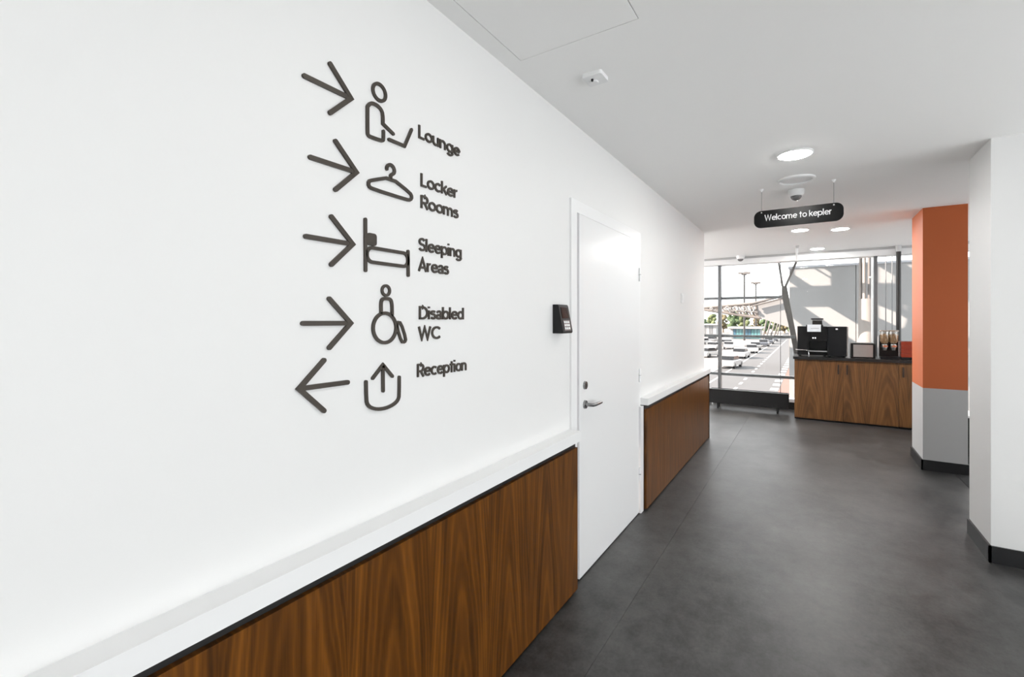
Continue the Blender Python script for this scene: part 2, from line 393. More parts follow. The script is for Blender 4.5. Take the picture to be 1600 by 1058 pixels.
obj('fabric', bx(-3.952, -3.950, WEND+.02, 8.7, .20, CZ-.03), bl, t); obj('roller', tube(B(), (-3.95, WEND+.01, CZ-.03), (-3.95, 8.71, CZ-.03), .028, None, 14), PLAST, t)
side_window('added_window', 'added glazed wall along the side area, unseen, letting in daylight', 3.7, 3.9, -4.7, 9.0, 8)  # added glazing out of view, brings daylight to ceiling and long wall

# ================================================================== WAYFINDING SIGNS
TO = lambda y, z, d: (WX+d, y, z)                     # wall plane -> world
def wp(x, y):                                         # photo pixel -> (y, z) on the wall
    p = at_x(x, y, WX); return (p[1], p[2])
def r7(*pts): return [wp(440+x/3.78, 80+y/3.78) for x, y in pts]
def r8(*pts): return [wp(440+x/3.2067, 330+y/3.2067) for x, y in pts]
ARROWS = [('right', 'seated person with laptop', r7((130, 148), (405, 282), (282, 78), (282, 365))),
          ('right', 'clothes hanger', r7((165, 628), (437, 713), (312, 537), (315, 823))),
          ('right', 'bed', r8((117, 128), (352, 163), (243, 30), (247, 270))),
          ('right', 'wheelchair user', r8((103, 563), (342, 560), (233, 440), (236, 685))),
          ('left', 'tray with upward arrow', r8((327, 858), (83, 888), (205, 748), (210, 1000)))]
for d, nm, (ta, tip, up, lo) in ARROWS:
    zc = (ta[1]+tip[1]+(up[1]+lo[1])/2)/3
    zt = zc
    t = thing('direction_arrow', 'bronze arrow pointing %s on white wall beside the %s pictogram' % (d, nm), 'arrow', (WX, min(ta[0], tip[0]), zt), 'wayfinding arrows')
    hw = (up[1]-lo[1])/2; yb = (up[0]+lo[0])/2
    s = 1 if d == 'right' else -1
    obj('arrow_shaft', stroke(B(), [(ta[0], zt), (tip[0]-s*.006, zt)], .013, TO, .006, rnd=True), BRONZE, t)
    obj('arrow_head', stroke(B(), [(yb, zt+hw), (tip[0], zt), (yb, zt-hw)], .013, TO, .007, rnd=True), BRONZE, t)
def circ(c, r, n=36): return [(c[0]+r*math.cos(2*math.pi*i/n), c[1]+r*math.sin(2*math.pi*i/n)) for i in range(n)]
def picto(nm, label, c): return thing('pictogram', label, 'pictogram', (WX, c[0], c[1]), 'wayfinding pictograms')
SW = .0105
def pst(name, pts, t, closed=False, sm=0, w_=SW, d=.006):
    if sm: pts = smooth_pts(pts, sm, closed)
    return obj(name, stroke(B(), pts, w_, TO, d, closed, rnd=not closed), BRONZE, t)
c = r7((573, 247))[0]
t = picto('lounge', 'bronze pictogram of a seated person using a laptop, on white wall', c)
pst('head', circ((c[0], c[1]+.001), .0245), t, True, w_=.0098)
pst('torso', r7((655, 490), (594, 430), (592, 432))[:2]+smooth_pts(r7((594, 430), (594, 385), (588, 352), (562, 322), (524, 306), (503, 326), (503, 342), (503, 470), (505, 500), (530, 511), (578, 528), (595, 530), (597, 515), (597, 475)), 2)[1:], t)
pst('laptop', r7((630, 523), (722, 562), (763, 465)), t)
c = r7((640, 790))[0]
t = picto('locker', 'bronze pictogram of a clothes hanger, on white wall', c)
pst('hook', r7((617, 697), (617, 685), (626, 673), (640, 672), (655, 684), (663, 706), (659, 724), (640, 733), (640, 748)), t, sm=1)
pst('hanger_bar', r7((640, 747), (755, 838), (766, 862), (757, 880), (735, 878), (530, 814), (509, 798), (509, 770), (530, 763)), t, True, sm=1)
c = r8((520, 200))[0]
t = picto('sleep', 'bronze pictogram of a bed with a pillow, on white wall', c)
pst('bed_post', r8((416, 42), (417, 297)), t); pst('bed_post', r8((630, 202), (631, 322)), t)
pa, pb = r8((423, 169))[0], r8((471, 123))[0]; pl = rounded(pa[0], pb[0], pa[1], pb[1]+.004, .009, 5)
obj('pillow', prism(B(), [TO(y, z, 0) for y, z in pl], (.006, 0, 0)), BRONZE, t)
ma, mb, mc = r8((424, 258))[0], r8((629, 240))[0], r8((450, 184))[0]; zb_ = r8((450, 256))[0][1]
pst('mattress', rounded(ma[0], mb[0], zb_, mc[1], (mc[1]-zb_)*.46, 8), t, True)
c = r8((514, 585))[0]
t = picto('wc', 'bronze pictogram of a wheelchair user, on white wall', c)
pst('head', circ(r8((519, 398))[0], .0150), t, True, w_=.0085)
pst('torso', r8((495, 508))+smooth_pts(r8((495, 500), (494, 460), (500, 440), (520, 438), (542, 441), (549, 462), (550, 500)), 2)+r8((550, 520)), t)
pst('wheel', circ(c, .0455), t, True)
pst('leg', r8((577, 556), (594, 559), (620, 640), (613, 657), (597, 655), (575, 585)), t, True, sm=1, w_=.009)
c = r8((504, 900))[0]
t = picto('reception', 'bronze pictogram of a tray with an arrow pointing up, on white wall', c)
pst('tray', smooth_pts(r8((419, 855), (420, 920), (424, 975), (470, 994), (530, 985), (583, 950), (586, 900), (586, 832)), 2), t)
pst('arrow_shaft', r8((505, 900), (504, 780)), t); pst('arrow_head', r8((453, 837), (504, 770), (551, 827)), t)

# monoline geometric lettering, cap height 1
def _circle(cx, r=.27, ry=.285): return arc(cx, .35, r, ry, 0, 360, 24)
G = {
 'L': (.56, [[(.07, 1), (.07, .07), (.5, .07)]]),
 'o': (.68, [_circle(.34)]),
 'u': (.66, [[(.07, .7), (.07, .32)]+arc(.29, .30, .22, .235, 180, 360)+[(.51, .7)], [(.51, .7), (.51, 0)]]),
 'n': (.66, [[(.07, .7), (.07, 0)], [(.07, .36)]+arc(.29, .40, .22, .235, 180, 0)+[(.51, 0)]]),
 'g': (.72, [_circle(.33, .26), [(.59, .7), (.59, -.03)]+arc(.33, -.03, .26, .19, 0, -155)]),
 'e': (.67, [[(.08, .37), (.60, .37)], arc(.34, .35, .27, .285, 4, 318, 22)]),
 'c': (.63, [arc(.34, .35, .27, .285, 48, 312, 20)]),
 'k': (.58, [[(.07, 1), (.07, 0)], [(.5, .7), (.1, .29)], [(.22, .42), (.53, 0)]]),
 'r': (.42, [[(.07, .7), (.07, 0)], [(.07, .34)]+arc(.30, .40, .23, .235, 180, 82)]),
 'R': (.68, [[(.07, 1), (.07, 0)], [(.07, .93), (.34, .93)]+arc(.34, .68, .25, .25, 90, -90)+[(.07, .43)], [(.34, .43), (.60, 0)]]),
 'm': (1.02, [[(.07, .7), (.07, 0)], [(.07, .38)]+arc(.27, .43, .20, .205, 180, 0)+[(.47, 0)], [(.47, .38)]+arc(.67, .43, .20, .205, 180, 0)+[(.87, 0)]]),
 's': (.52, [arc(.25, .515, .175, .12, 25, 270)+arc(.25, .23, .19, .165, 90, -155)[1:]]),
 'S': (.70, [arc(.34, .715, .24, .215, 25, 270)+arc(.34, .285, .27, .215, 90, -155)[1:]]),
 'l': (.22, [[(.07, 1), (.07, 0)]]),
 'p': (.72, [[(.07, .7), (.07, -.28)], _circle(.34)]),
 'i': (.22, [[(.07, .7), (.07, 0)], [(.07, .86), (.07, 1.0)]]),
 'A': (.80, [[(.04, 0), (.38, .97), (.72, 0)], [(.15, .3), (.61, .3)]]),
 'a': (.62, [arc(.29, .44, .20, .205, 155, 20, 12)+[(.49, .42), (.49, 0)], arc(.275, .205, .205, .145, 0, 360, 24)]),
 'D': (.82, [[(.07, .07), (.07, .93), (.30, .93)]+arc(.30, .5, .43, .43, 90, -90, 18)+[(.07, .07), (.07, .12)]]),
 'b': (.72, [[(.07, 1), (.07, 0)], _circle(.34)]),
 'd': (.72, [_circle(.33, .26), [(.59, 1), (.59, 0)]]),
 'W': (1.12, [[(.04, 1), (.28, .05), (.53, .93), (.78, .05), (1.02, 1)]]),
 'C': (.88, [arc(.48, .5, .41, .43, 45, 315, 22)]),
 't': (.44, [[(.19, .92), (.19, .0)], [(0, .66), (.40, .66)]]),
 ' ': (.30, []),
}
def write(text, start, width, cap, to3, depth, m, parent, wd=.135):
    tot = sum(G[ch][0] for ch in text)-.1; sx = width/tot; x = 0
    for ch in text:
        adv, strokes = G[ch]
        if strokes:
            bm_ = B()
            for si, s in enumerate(strokes):
                cl = len(s) > 20 and (Vector(s[0])-Vector(s[-1])).length < 1e-6
                stroke(bm_, [(start[0]+(x+a)*sx, start[1]+b_*cap) for a, b_ in s], wd*(cap+sx)/2, to3, depth+.0002*si, cl)
            obj('letter', bm_, m, parent)
        x += adv
for txt in (('Lounge', [('Lounge', 653, 715, 716.5)]), ('Locker Rooms', [('Locker', 656.5, 291, 713), ('Rooms', 656.5, 325, 714)]),
            ('Sleeping Areas', [('Sleeping', 653, 391.5, 719.5), ('Areas', 653, 423.5, 699)]),
            ('Disabled WC', [('Disabled', 654, 499, 723), ('WC', 653, 531, 686.5)]), ('Reception', [('Reception', 651, 589.5, 727.5)])):
    words, rows = txt
    y0 = wp(653, 500)[0]; zb = wp(653, {'Lounge': 215.5}.get(words, rows[-1][2]))[1]
    t = thing('wall_lettering', 'raised bronze letters reading %s on white wall' % words, 'lettering', (WX, y0, zb), 'wayfinding lettering')
    for s, px, py, ex in rows:
        if s == 'Lounge': py = 215.5
        ya, za = wp(px, py); yb = wp(ex, py)[0]
        write(s, (ya, za), yb-ya, .0440, TO, .005, BRONZE, t, .152)

# ================================================================== CEILING AND WALL FITTINGS
DIFF3 = mat('lamp_diffuser_soft', (.9, .9, .9), .5, emit=((1, .985, .955), LAMP*.4))
def downlight(x, y, r, label, m=DIFF, drop=.015, group=None):
    t = thing('ceiling_light', label, 'ceiling light', (x, y, CZ), group)
    obj('rim', lathe(B(), (x, y, CZ), [(r*1.10, 0), (r*1.10, -.006), (r*1.06, -.011), (r*1.0, -.011), (r, 0)]), PLAST, t, smooth=True)
    obj('diffuser', lathe(B(), (x, y, CZ), [(r*.995, -.003), (r*.985, -drop*.7), (r*.9, -drop), (0, -drop*1.05)]), m, t, smooth=True)
    return t
lx, ly = at_z(1242, 240, CZ)[:2]
downlight(lx, ly, .095, 'round white ceiling light switched on, before the round grille and hanging sign')
for yy in (1.15, -.9, -2.5):
    downlight(lx, yy, .095, 'round white ceiling light switched on in the corridor behind the hatch', DIFF3, group='corridor lights')
for xx, yy in ((2.3, -2.6),):
    downlight(xx, yy, .095, 'round white ceiling light switched on in the side area', DIFF3)
for xx in (-2.1, -3.2): downlight(xx, 7.3, .085, 'added unseen ceiling light in the bay round the corner, brightening the far end', DIFF2, .012, 'added corner lights')  # added lamps, unseen, to brighten the far end
p = at_z(1250, 359, CZ); downlight(p[0], p[1], .085, 'round ceiling light directly behind the hanging welcome sign', DIFF2, .012)
p = at_z(1313, 357, CZ); downlight(p[0], p[1], .085, 'round ceiling light beside the painted pillar', DIFF2, .012)
p = at_z(1277, 388, CZ); downlight(p[0], p[1], .085, 'round ceiling light above the coffee counter by the window', DIFF2, .012)
p = at_z(1163, 397, CZ)
# round grille (loudspeaker)
gx, gy = at_z(1244, 280, CZ)[:2]
t = thing('ceiling_speaker', 'round white flush ceiling speaker grille between lamp and welcome sign', 'speaker', (gx, gy, CZ))
obj('rim', lathe(B(), (gx, gy, CZ), [(.128, 0), (.126, -.010), (.112, -.016), (.106, -.012), (.106, -.004)]), PLAST, t, smooth=True)
obj('grille', lathe(B(), (gx, gy, CZ), [(.106, -.004), (.06, -.006), (0, -.007)]), mat('grille_white', (.82, .82, .82), .7, bump=.5, bscale=600), t, smooth=True)
def dome(x, y, s, label, dark=True):
    t = thing('security_camera', label, 'camera', (x, y, CZ))
    obj('housing', lathe(B(), (x, y, CZ), [(.056*s, 0), (.058*s, -.012*s), (.054*s, -.035*s), (.046*s, -.048*s), (.040*s, -.050*s)]), PLAST if dark else PLAST, t, smooth=True)
    obj('lens_dome', lathe(B(), (x, y, CZ), [(.040*s, -.048*s), (.037*s, -.062*s), (.026*s, -.076*s), (.012*s, -.083*s), (0, -.084*s)]), mat('smoked_dome', (.16, .16, .16), .1), t, smooth=True)
    return t
p = at_z(1244, 297, CZ); dome(p[0], p[1], 1.05, 'white dome security camera on ceiling just behind the hanging sign')
p = at_y(1157, 402, 8.62); dome(p[0], 8.62, 1.15, 'white dome security camera on ceiling beside the window head')
# smoke detector
sx_, sy_ = at_z(930, 119, CZ)[:2]
t = thing('smoke_detector', 'small square white detector on ceiling beside the access panel', 'detector', (sx_, sy_, CZ))
obj('housing', prism(B(), [(sx_+a, sy_+b_, CZ) for a, b_ in rounded(-.046, .046, -.046, .046, .012, 4)], (0, 0, -.018)), PLAST, t, bevel=.004)
obj('sensor', lathe(B(), (sx_-.012, sy_+.012, CZ-.018), [(.022, 0), (.020, -.006), (0, -.007)], 20), PLAST, t, smooth=True)
obj('sensor_eye', lathe(B(), (sx_-.008, sy_-.014, CZ-.018), [(.006, 0), (.005, -.009), (0, -.010)], 12), BLACKP, t, smooth=True)
# access reader
ry, rz = wp(878, 498)
t = thing('access_reader', 'black card access reader on white wall beside the door frame', 'card reader', (WX, ry, rz))
y0, y1, z0, z1 = 2.085, 2.195, 1.385, 1.532
prof = [(WX, z0), (WX+.055, z0), (WX+.060, z0+.008), (WX+.034, z1-.008), (WX+.028, z1), (WX, z1)]
obj('housing', prism(B(), [(a, y0, b_) for a, b_ in prof], (0, y1-y0, 0)), BLACKP, t, bevel=.005)
fx = lambda z: WX+.0605-(z-z0-.008)*.188
def face(bm_, ya, yb, za, zb, d0, d1):
    return prism(bm_, [(fx(za)+d0, ya, za), (fx(za)+d1, ya, za), (fx(zb)+d1, ya, zb), (fx(zb)+d0, ya, zb)], (0, yb-ya, 0))
obj('display', face(B(), y0+.018, y1-.018, 1.462, 1.518, -.004, .001), BLACKG, t)
obj('keypad_plate', face(B(), y0+.018, y1-.018, 1.400, 1.452, -.004, .001), SATIN, t)
bm = B()
for i in range(3):
    for j in range(3): face(bm, y0+.026+.021*i, y0+.039+.021*i, 1.406+.0155*j, 1.416+.0155*j, .0005, .003)
obj('keys', bm, PLAST, t)
# switch plate
sy2, sz2 = wp(1065, 466)
t = thing('light_switch', 'small white switch plate on wall past the door', 'switch', (WX, sy2, sz2))
obj('plate', bx(WX, WX+.010, sy2-.042, sy2+.042, sz2-.048, sz2+.048), PLAST, t, bevel=.003)
obj('rocker', bx(WX+.009, WX+.015, sy2-.026, sy2+.026, sz2-.030, sz2+.030), PLAST, t, bevel=.002)
# hanging sign
sgy = 4.36; xl, xr, zb, zt = -.392, .220, 2.222, 2.363
t = thing('hanging_sign', 'black pill-shaped hanging sign reading Welcome to kepler, on two thin cables', 'sign', (0, sgy, zb))
obj('board', prism(B(), [(x, sgy-.008, z) for x, z in rounded(xl, xr, zb, zt, .052, 10)], (0, .016, 0)), BLACKG if 0 else mat('sign_black', (.004, .004, .004), .3, spec=.18), t, bevel=.001)
write('Welcome to kepler', (-.3135, 2.277), .456, .050, lambda a, b_, d: (a, sgy-.008-d, b_), .0015, WTEXT, t, .135)
for cx_ in (-.336, .158):
    cb_ = obj('cable', tube(B(), (cx_, sgy, zt-.014), (cx_, sgy, CZ), .0016, None, 8), SATIN, t)
    obj('ceiling_fixing', lathe(B(), (cx_, sgy, CZ), [(.014, 0), (.013, -.008), (.005, -.020), (.003, -.024), (0, -.024)], 16), PLAST, cb_, smooth=True)
    obj('board_fixing', tube(B(), (cx_, sgy-.0125, zt-.016), (cx_, sgy-.007, zt-.016), .006, None, 14), CHROME, cb_, smooth=True)
# ceiling-hung rod by the counter and slim dark column
p = at_z(1245, 384, CZ)
t = thing('ceiling_rod', 'short white rod hanging from ceiling above counter end', 'rod', (p[0], p[1], CZ))
obj('ceiling_plate', lathe(B(), (p[0], p[1], CZ), [(.032, 0), (.032, -.012), (.020, -.035), (.016, -.036)], 20), mat('pale_grey', (.55, .55, .55), .4), t, smooth=True)
obj('rod', tube(B(), (p[0], p[1], CZ-.03), (p[0], p[1], 2.325), .013, None, 14), PLAST, t, smooth=True)
p = at_y(1404, 450, 8.68)
t = thing('steel_post', 'slim dark round steel post with grey collar between counter and window', 'post', (p[0], 8.68, 0))
obj('shaft', tube(B(), (p[0], 8.68, 0), (p[0], 8.68, CZ), .030, None, 20), DARKM, t, smooth=True)
obj('collar', lathe(B(), (p[0], 8.68, CZ), [(.034, 0), (.034, -.09), (.031, -.092)], 20), mat('pale_grey', (.55, .55, .55), .4), t, smooth=True)

# ================================================================== COUNTER
CF = 7.985; CB = 8.59
units = [(-.188, .397, 'right'), (.397, 1.003, 'left'), (1.003, 1.60, 'left')]
ulab = ['walnut base cabinet under the coffee machine, at the counter end by the window', 'walnut base cabinet under the steel box and dispensers', 'walnut base cabinet partly behind the painted pillar']
for (a, b_, hs), lb in zip(units, ulab):
    t = thing('base_cabinet', lb, 'cabinet', ((a+b_)/2, (CF+CB)/2, 0), 'counter cabinets')
    obj('plinth', bx(a+.001, b_-.001, CF+.045, CB, 0, .055), BLACKT, t)
    obj('body', bx(a+.0005, b_-.0005, CF+.020, CB, .055, .882), WOODC, t)
    dd = obj('door', bx(a+(.0 if a < -.1 else .0015), b_-.0015, CF, CF+.019, .028, .862), WOODC, t, bevel=.001)
    hx_ = b_-.055 if hs == 'right' else a+.045
    obj('handle', bx(hx_-.009, hx_+.009, CF-.012, CF+.002, .690, .825), mat('bronze_pull', (.035, .022, .014), .45), dd, bevel=.003)
ct = tag(obj('worktop', bx(-.205, 1.62, CF-.022, CB+.015, .884, .922), mat('black_stone', (.012, .011, .011), .3, var=.2, scale=80), bevel=.003), 'black worktop running over the walnut cabinets', 'worktop')
TZ = .922
# coffee machine
MY = 8.10
MX = lambda px: at_y(px, 500, MY)[0]
MZ = lambda px, py: at_y(px, py, MY)[2]
t = thing('coffee_machine', 'black bean-to-cup coffee machine with white touchscreen on the counter', 'coffee machine', (.15, MY, TZ))
xa, xb, xc = MX(1246), MX(1292.5), MX(1323)
top = MZ(1270, 510)
n0, n1 = MX(1263.5), MX(1291)
bm = B()
box(bm, xa, n0, MY, MY+.40, TZ+.02, top); box(bm, n0, xb, MY+.14, MY+.40, TZ+.02, top); box(bm, n0, xb, MY, MY+.15, MZ(1275, 533), top); box(bm, n0, xb, MY, MY+.15, TZ+.02, TZ+.085)
obj('body', bm, BLACKP, t, bevel=.004)
for xx in (xa+.03, xb-.03):
    for yy in (MY+.05, MY+.35): obj('foot', tube(B(), (xx, yy, TZ), (xx, yy, TZ+.022), .016, None, 14), BLACKP, t)
sc_ = obj('head_block', bx(MX(1259.5), MX(1286), MY-.045, MY+.10, MZ(1270, 520), top+.022), BLACKP, t, bevel=.006)
scr = obj('touchscreen', bx(MX(1261.3), MX(1282.6), MY-.049, MY-.043, MZ(1270, 518.3), MZ(1270, 507.2)), mat('screen_white', (.62, .65, .68), .25, emit=((.9, .95, 1), .08)), sc_, bevel=.001)
bm = B(); zz = MZ(1270, 513.2)
for k in range(7): box(bm, MX(1267)+k*.0145, MX(1267)+k*.0145+.009, MY-.0502, MY-.0488, zz-.006, zz+.004)
obj('screen_text', bm, mat('screen_text_grey', (.25, .25, .27), .5), scr)
sp_ = obj('spout', bx(MX(1268.5), MX(1276), MY-.035, MY+.06, MZ(1272, 527), MZ(1272, 520)), BLACKP, t, bevel=.005)
for k in (1270.5, 1274): obj('nozzle', tube(B(), (MX(k), MY-.01, MZ(1272, 529)), (MX(k), MY-.01, MZ(1272, 527)), .008, None, 10), CHROME, sp_)
dt = obj('drip_tray', bx(n0-.005, xb-.006, MY-.075, MY+.13, TZ+.070, TZ+.090), BLACKP, t, bevel=.003)
obj('tray_rim', bx(n0-.008, xb-.004, MY-.080, MY-.072, TZ+.076, TZ+.090), CHROME, dt, bevel=.002)
obj('steam_lever', path_tube(B(), [(xa-.02, MY+.02, TZ+.095), (xa+.02, MY-.02, TZ+.094), (n0-.005, MY-.03, TZ+.090), (n0+.002, MY-.03, TZ+.03), (n0+.002, MY-.028, TZ)], .0055, 8), CHROME, t, smooth=True)
hp = obj('bean_hopper', prism(B(), [(x, MY+.06, z) for x, z in ((MX(1269), top), (MX(1285.5), top), (MX(1284.5), top+.085), (MX(1269.5), top+.085))], (0, .17, 0)), mat('smoked_plastic', (.02, .018, .016), .12), t, bevel=.006)
obj('hopper_lid', bx(MX(1267), MX(1286.8), MY+.045, MY+.245, top+.100, top+.118), BLACKP, hp, bevel=.004)
obj('lid_band', bx(MX(1268.5), MX(1285.5), MY+.055, MY+.235, top+.085, top+.100), SATIN, hp, bevel=.003)
obj('brew_panel', bx(n0+.01, xb-.01, MY+.138, MY+.142, TZ+.09, MZ(1275, 533)-.01), BLACKG, t)
# milk cooler beside it
t = thing('milk_cooler', 'black milk cooler standing against the right side of the coffee machine', 'milk cooler', ((xb+xc)/2, MY, TZ))
obj('body', bx(xb+.003, xc, MY-.02, MY+.38, TZ+.012, top-.002), BLACKP, t, bevel=.006)
obj('door', bx(xb+.005, xc-.002, MY-.036, MY-.021, TZ+.016, top-.006), BLACKG, t, bevel=.004)
obj('badge', bx(MX(1305.5), MX(1309), MY-.0385, MY-.0355, MZ(1307, 515.3), MZ(1307, 513.2)), PLAST, t, bevel=.0008)
obj('side_strip', bx(xc+.0005, xc+.016, MY-.02, MY+.05, TZ+.012, top-.004), STEEL, t, bevel=.003)
for xx in (xb+.03, xc-.03):
    for yy in (MY+.04, MY+.34): obj('foot', tube(B(), (xx, yy, TZ), (xx, yy, TZ+.016), .014, None, 12), BLACKP, t)
# steel box
a, b_ = MX(1329.5), MX(1368); zt = MZ(1348, 537.5)
t = thing('knock_box', 'black box with brushed steel front on the counter between cooler and dispensers', 'box', ((a+b_)/2, MY, TZ))
bm = B(); box(bm, a, b_, MY, MY+.30, TZ, zt)
obj('casing', bm, BLACKP, t, bevel=.008)
obj('steel_front', bx(a+.028, b_-.028, MY-.006, MY+.004, TZ+.018, zt-.012), STEEL, t, bevel=.003)
obj('lid', bx(a+.006, b_-.006, MY+.006, MY+.294, zt, zt+.010), DARKM, t, bevel=.003)
# dispensers
a, b_ = MX(1375.5), MX(1406); zs = MZ(1390, 524)
t = thing('dispenser_stand', 'twin dry food dispenser on black stand, on the counter', 'dispenser', ((a+b_)/2, MY, TZ))
bm = B(); box(bm, a, b_, MY-.02, MY+.26, TZ, TZ+.035); box(bm, a, b_, MY+.12, MY+.24, TZ+.035, zs)
obj('stand', bm, BLACKP, t, bevel=.006)
nut = mat('cereal', (.36, .22, .11), .8, var=.45, scale=90, bump=.8, bscale=140)
for k in (1383, 1397):
    xx = MX(k); yy = MY+.055; zt2 = MZ(k, 518); zm = MZ(k, 534); zk = MZ(k, 541)
    cn = obj('canister', lathe(B(), (xx, yy, 0), [(.030, zk+.02), (.034, zk+.03), (.052, zm), (.055, zt2), (.053, zt2), (.050, zm+.004), (.032, zk+.034)], 24), CLEAR, t, smooth=True)
    obj('cereal', lathe(B(), (xx, yy, 0), [(0, zk+.035), (.030, zk+.036), (.048, zm+.004), (.051, zt2-.05), (.03, zt2-.035), (0, zt2-.032)], 20), nut, cn, smooth=True)
    obj('canister_lid', lathe(B(), (xx, yy, 0), [(0, zt2+.016), (.05, zt2+.016), (.058, zt2+.012), (.058, zt2), (0, zt2)], 24), mat('lid_brown', (.20, .14, .10), .4), cn, smooth=True)
    obj('dial', tube(B(), (xx, yy-.075, zk), (xx, yy-.03, zk), .017, None, 16), CHROME, cn, smooth=True)
    obj('outlet', lathe(B(), (xx, yy, 0), [(.034, zk+.024), (.036, zk-.012), (.026, zk-.045), (.022, zk-.06), (.018, zk-.06)], 20), STEEL, cn, smooth=True)
    obj('dial_knob', bx(xx-.028, xx+.028, yy-.085, yy-.074, zk-.008, zk+.008), CHROME, cn, bevel=.004)
# red crate
a = MX(1408.5); zt = MZ(1415, 534)
RED = mat('red_lacquer', (.26, .028, .008), .3, var=.25, scale=14)
t = thing('red_crate', 'red slatted wooden crate on black tray at the counter end by the pillar', 'crate', (a+.16, MY+.1, TZ))
obj('tray', bx(a-.005, a+.34, MY, MY+.30, TZ, TZ+.030), BLACKG, t, bevel=.004)
z0 = TZ+.030; n = 4; hgt = (zt-z0)/n
for k in range(n):
    obj('slat', bx(a, a+.33, MY+.01, MY+.022, z0+k*hgt+.003, z0+(k+1)*hgt-.003), RED, t, bevel=.002)
    obj('slat', bx(a, a+.33, MY+.278, MY+.29, z0+k*hgt+.003, z0+(k+1)*hgt-.003), RED, t, bevel=.002)
    obj('slat', bx(a, a+.012, MY+.022, MY+.278, z0+k*hgt+.003, z0+(k+1)*hgt-.003), RED, t, bevel=.002)
    obj('slat', bx(a+.318, a+.33, MY+.022, MY+.278, z0+k*hgt+.003, z0+(k+1)*hgt-.003), RED, t, bevel=.002)
for xx in (a+.012, a+.300):
    for yy in (MY+.022, MY+.262): obj('corner_post', bx(xx, xx+.018, yy, yy+.016, z0, zt), RED, t)

# heaters along the glass
def heater(x0, x1, label):
    y = 8.26; t = thing('trench_heater', label, 'heater', ((x0+x1)/2, y, 0), 'heaters along the window')
    obj('front_panel', bx(x0, x1, y, y+.020, .085, .315), CHARC, t, bevel=.004)
    obj('rear_panel', bx(x0, x1, y+.145, y+.160, .085, .315), CHARC, t, bevel=.003)
    obj('end_cap', bx(x0+.002, x0+.014, y+.020, y+.145, .085, .315), CHARC, t); obj('end_cap', bx(x1-.014, x1-.002, y+.020, y+.145, .085, .315), CHARC, t)
    obj('top_rim', bx(x0, x1, y-.001, y+.012, .3155, .321), STEEL, t)
    bm_ = B(); k = x0+.02
    while k < x1-.03: box(bm_, k, k+.006, y+.020, y+.145, .285, .308); k += .022
    tag(obj('grille_fins', bm_, DARKM, t), kind='stuff')
    for xx in (x0+.13, x1-.15):
        for yy in (y+.004, y+.148): obj('foot', bx(xx-.012, xx+.012, yy, yy+.010, 0, .085), CHARC, t)
    obj('valve', tube(B(), (x0+.05, y+.03, .05), (x0+.05, y+.03, .086), .016, None, 14), CHROME, t, smooth=True)
    obj('pipe', tube(B(), (x0+.05, y+.03, 0), (x0+.05, y+.03, .052), .008, None, 10), CHROME, t, smooth=True)
heater(-1.41, -.27, 'long low charcoal heater in front of the glazing beside the counter')
# low black cabinet behind the painted pillar
t = thing('low_cabinet', 'low black cabinet just behind the painted pillar', 'cabinet', (1.55, 6.75, 0))
obj('body', bx(1.27, 1.85, 6.58, 6.98, .04, .44), BLACKP, t, bevel=.004)
obj('top', bx(1.265, 1.855, 6.575, 6.985, .44, .46), PLAST, t, bevel=.003)
obj('base', bx(1.30, 1.82, 6.60, 6.96, .003, .04), DARKM, t)

# ================================================================== OUTSIDE
GZ = -4.0
ASPH = mat('asphalt', (.060, .060, .062), .85, var=.10, scale=.6, bump=.2, bscale=40)
PAVE = mat('red_paving', (.115, .066, .052), .85, var=.10, scale=1.2)
LINE = mat('road_paint', (.4, .4, .39), .7)
gr = tag(obj('ground', bx(-160, 90, 9.2, 420, GZ-.3, GZ), ASPH), 'grey asphalt forecourt and road', kind='structure')
obj('red_paving', bx(-2.0, 12, 15, 330, GZ, GZ+.03), PAVE, gr)
obj('pale_paving', bx(-60, -8.6, 30, 330, GZ, GZ+.02), mat('pale_concrete', (.15, .142, .137), .85, var=.08, scale=.5), gr)
def dash(x, y, w_, l): return bx(x-w_/2, x+w_/2, y-l/2, y+l/2, GZ+.001, GZ+.012)
y = 30.0; k = 0
while y < 150:
    obj('road_marking', dash(-5.0-.004*(y-40), y, .22, 1.4), LINE, gr); y += 3.6
y = 30.0
while y < 150:
    obj('road_marking', dash(-2.35, y, .55, 1.3), LINE, gr); y += 3.0
obj('road_marking', bx(-7.45, -7.30, 24, 160, GZ+.001, GZ+.012), LINE, gr)
obj('road_marking', bx(-8.75, -8.60, 24, 160, GZ+.021, GZ+.03), LINE, gr)
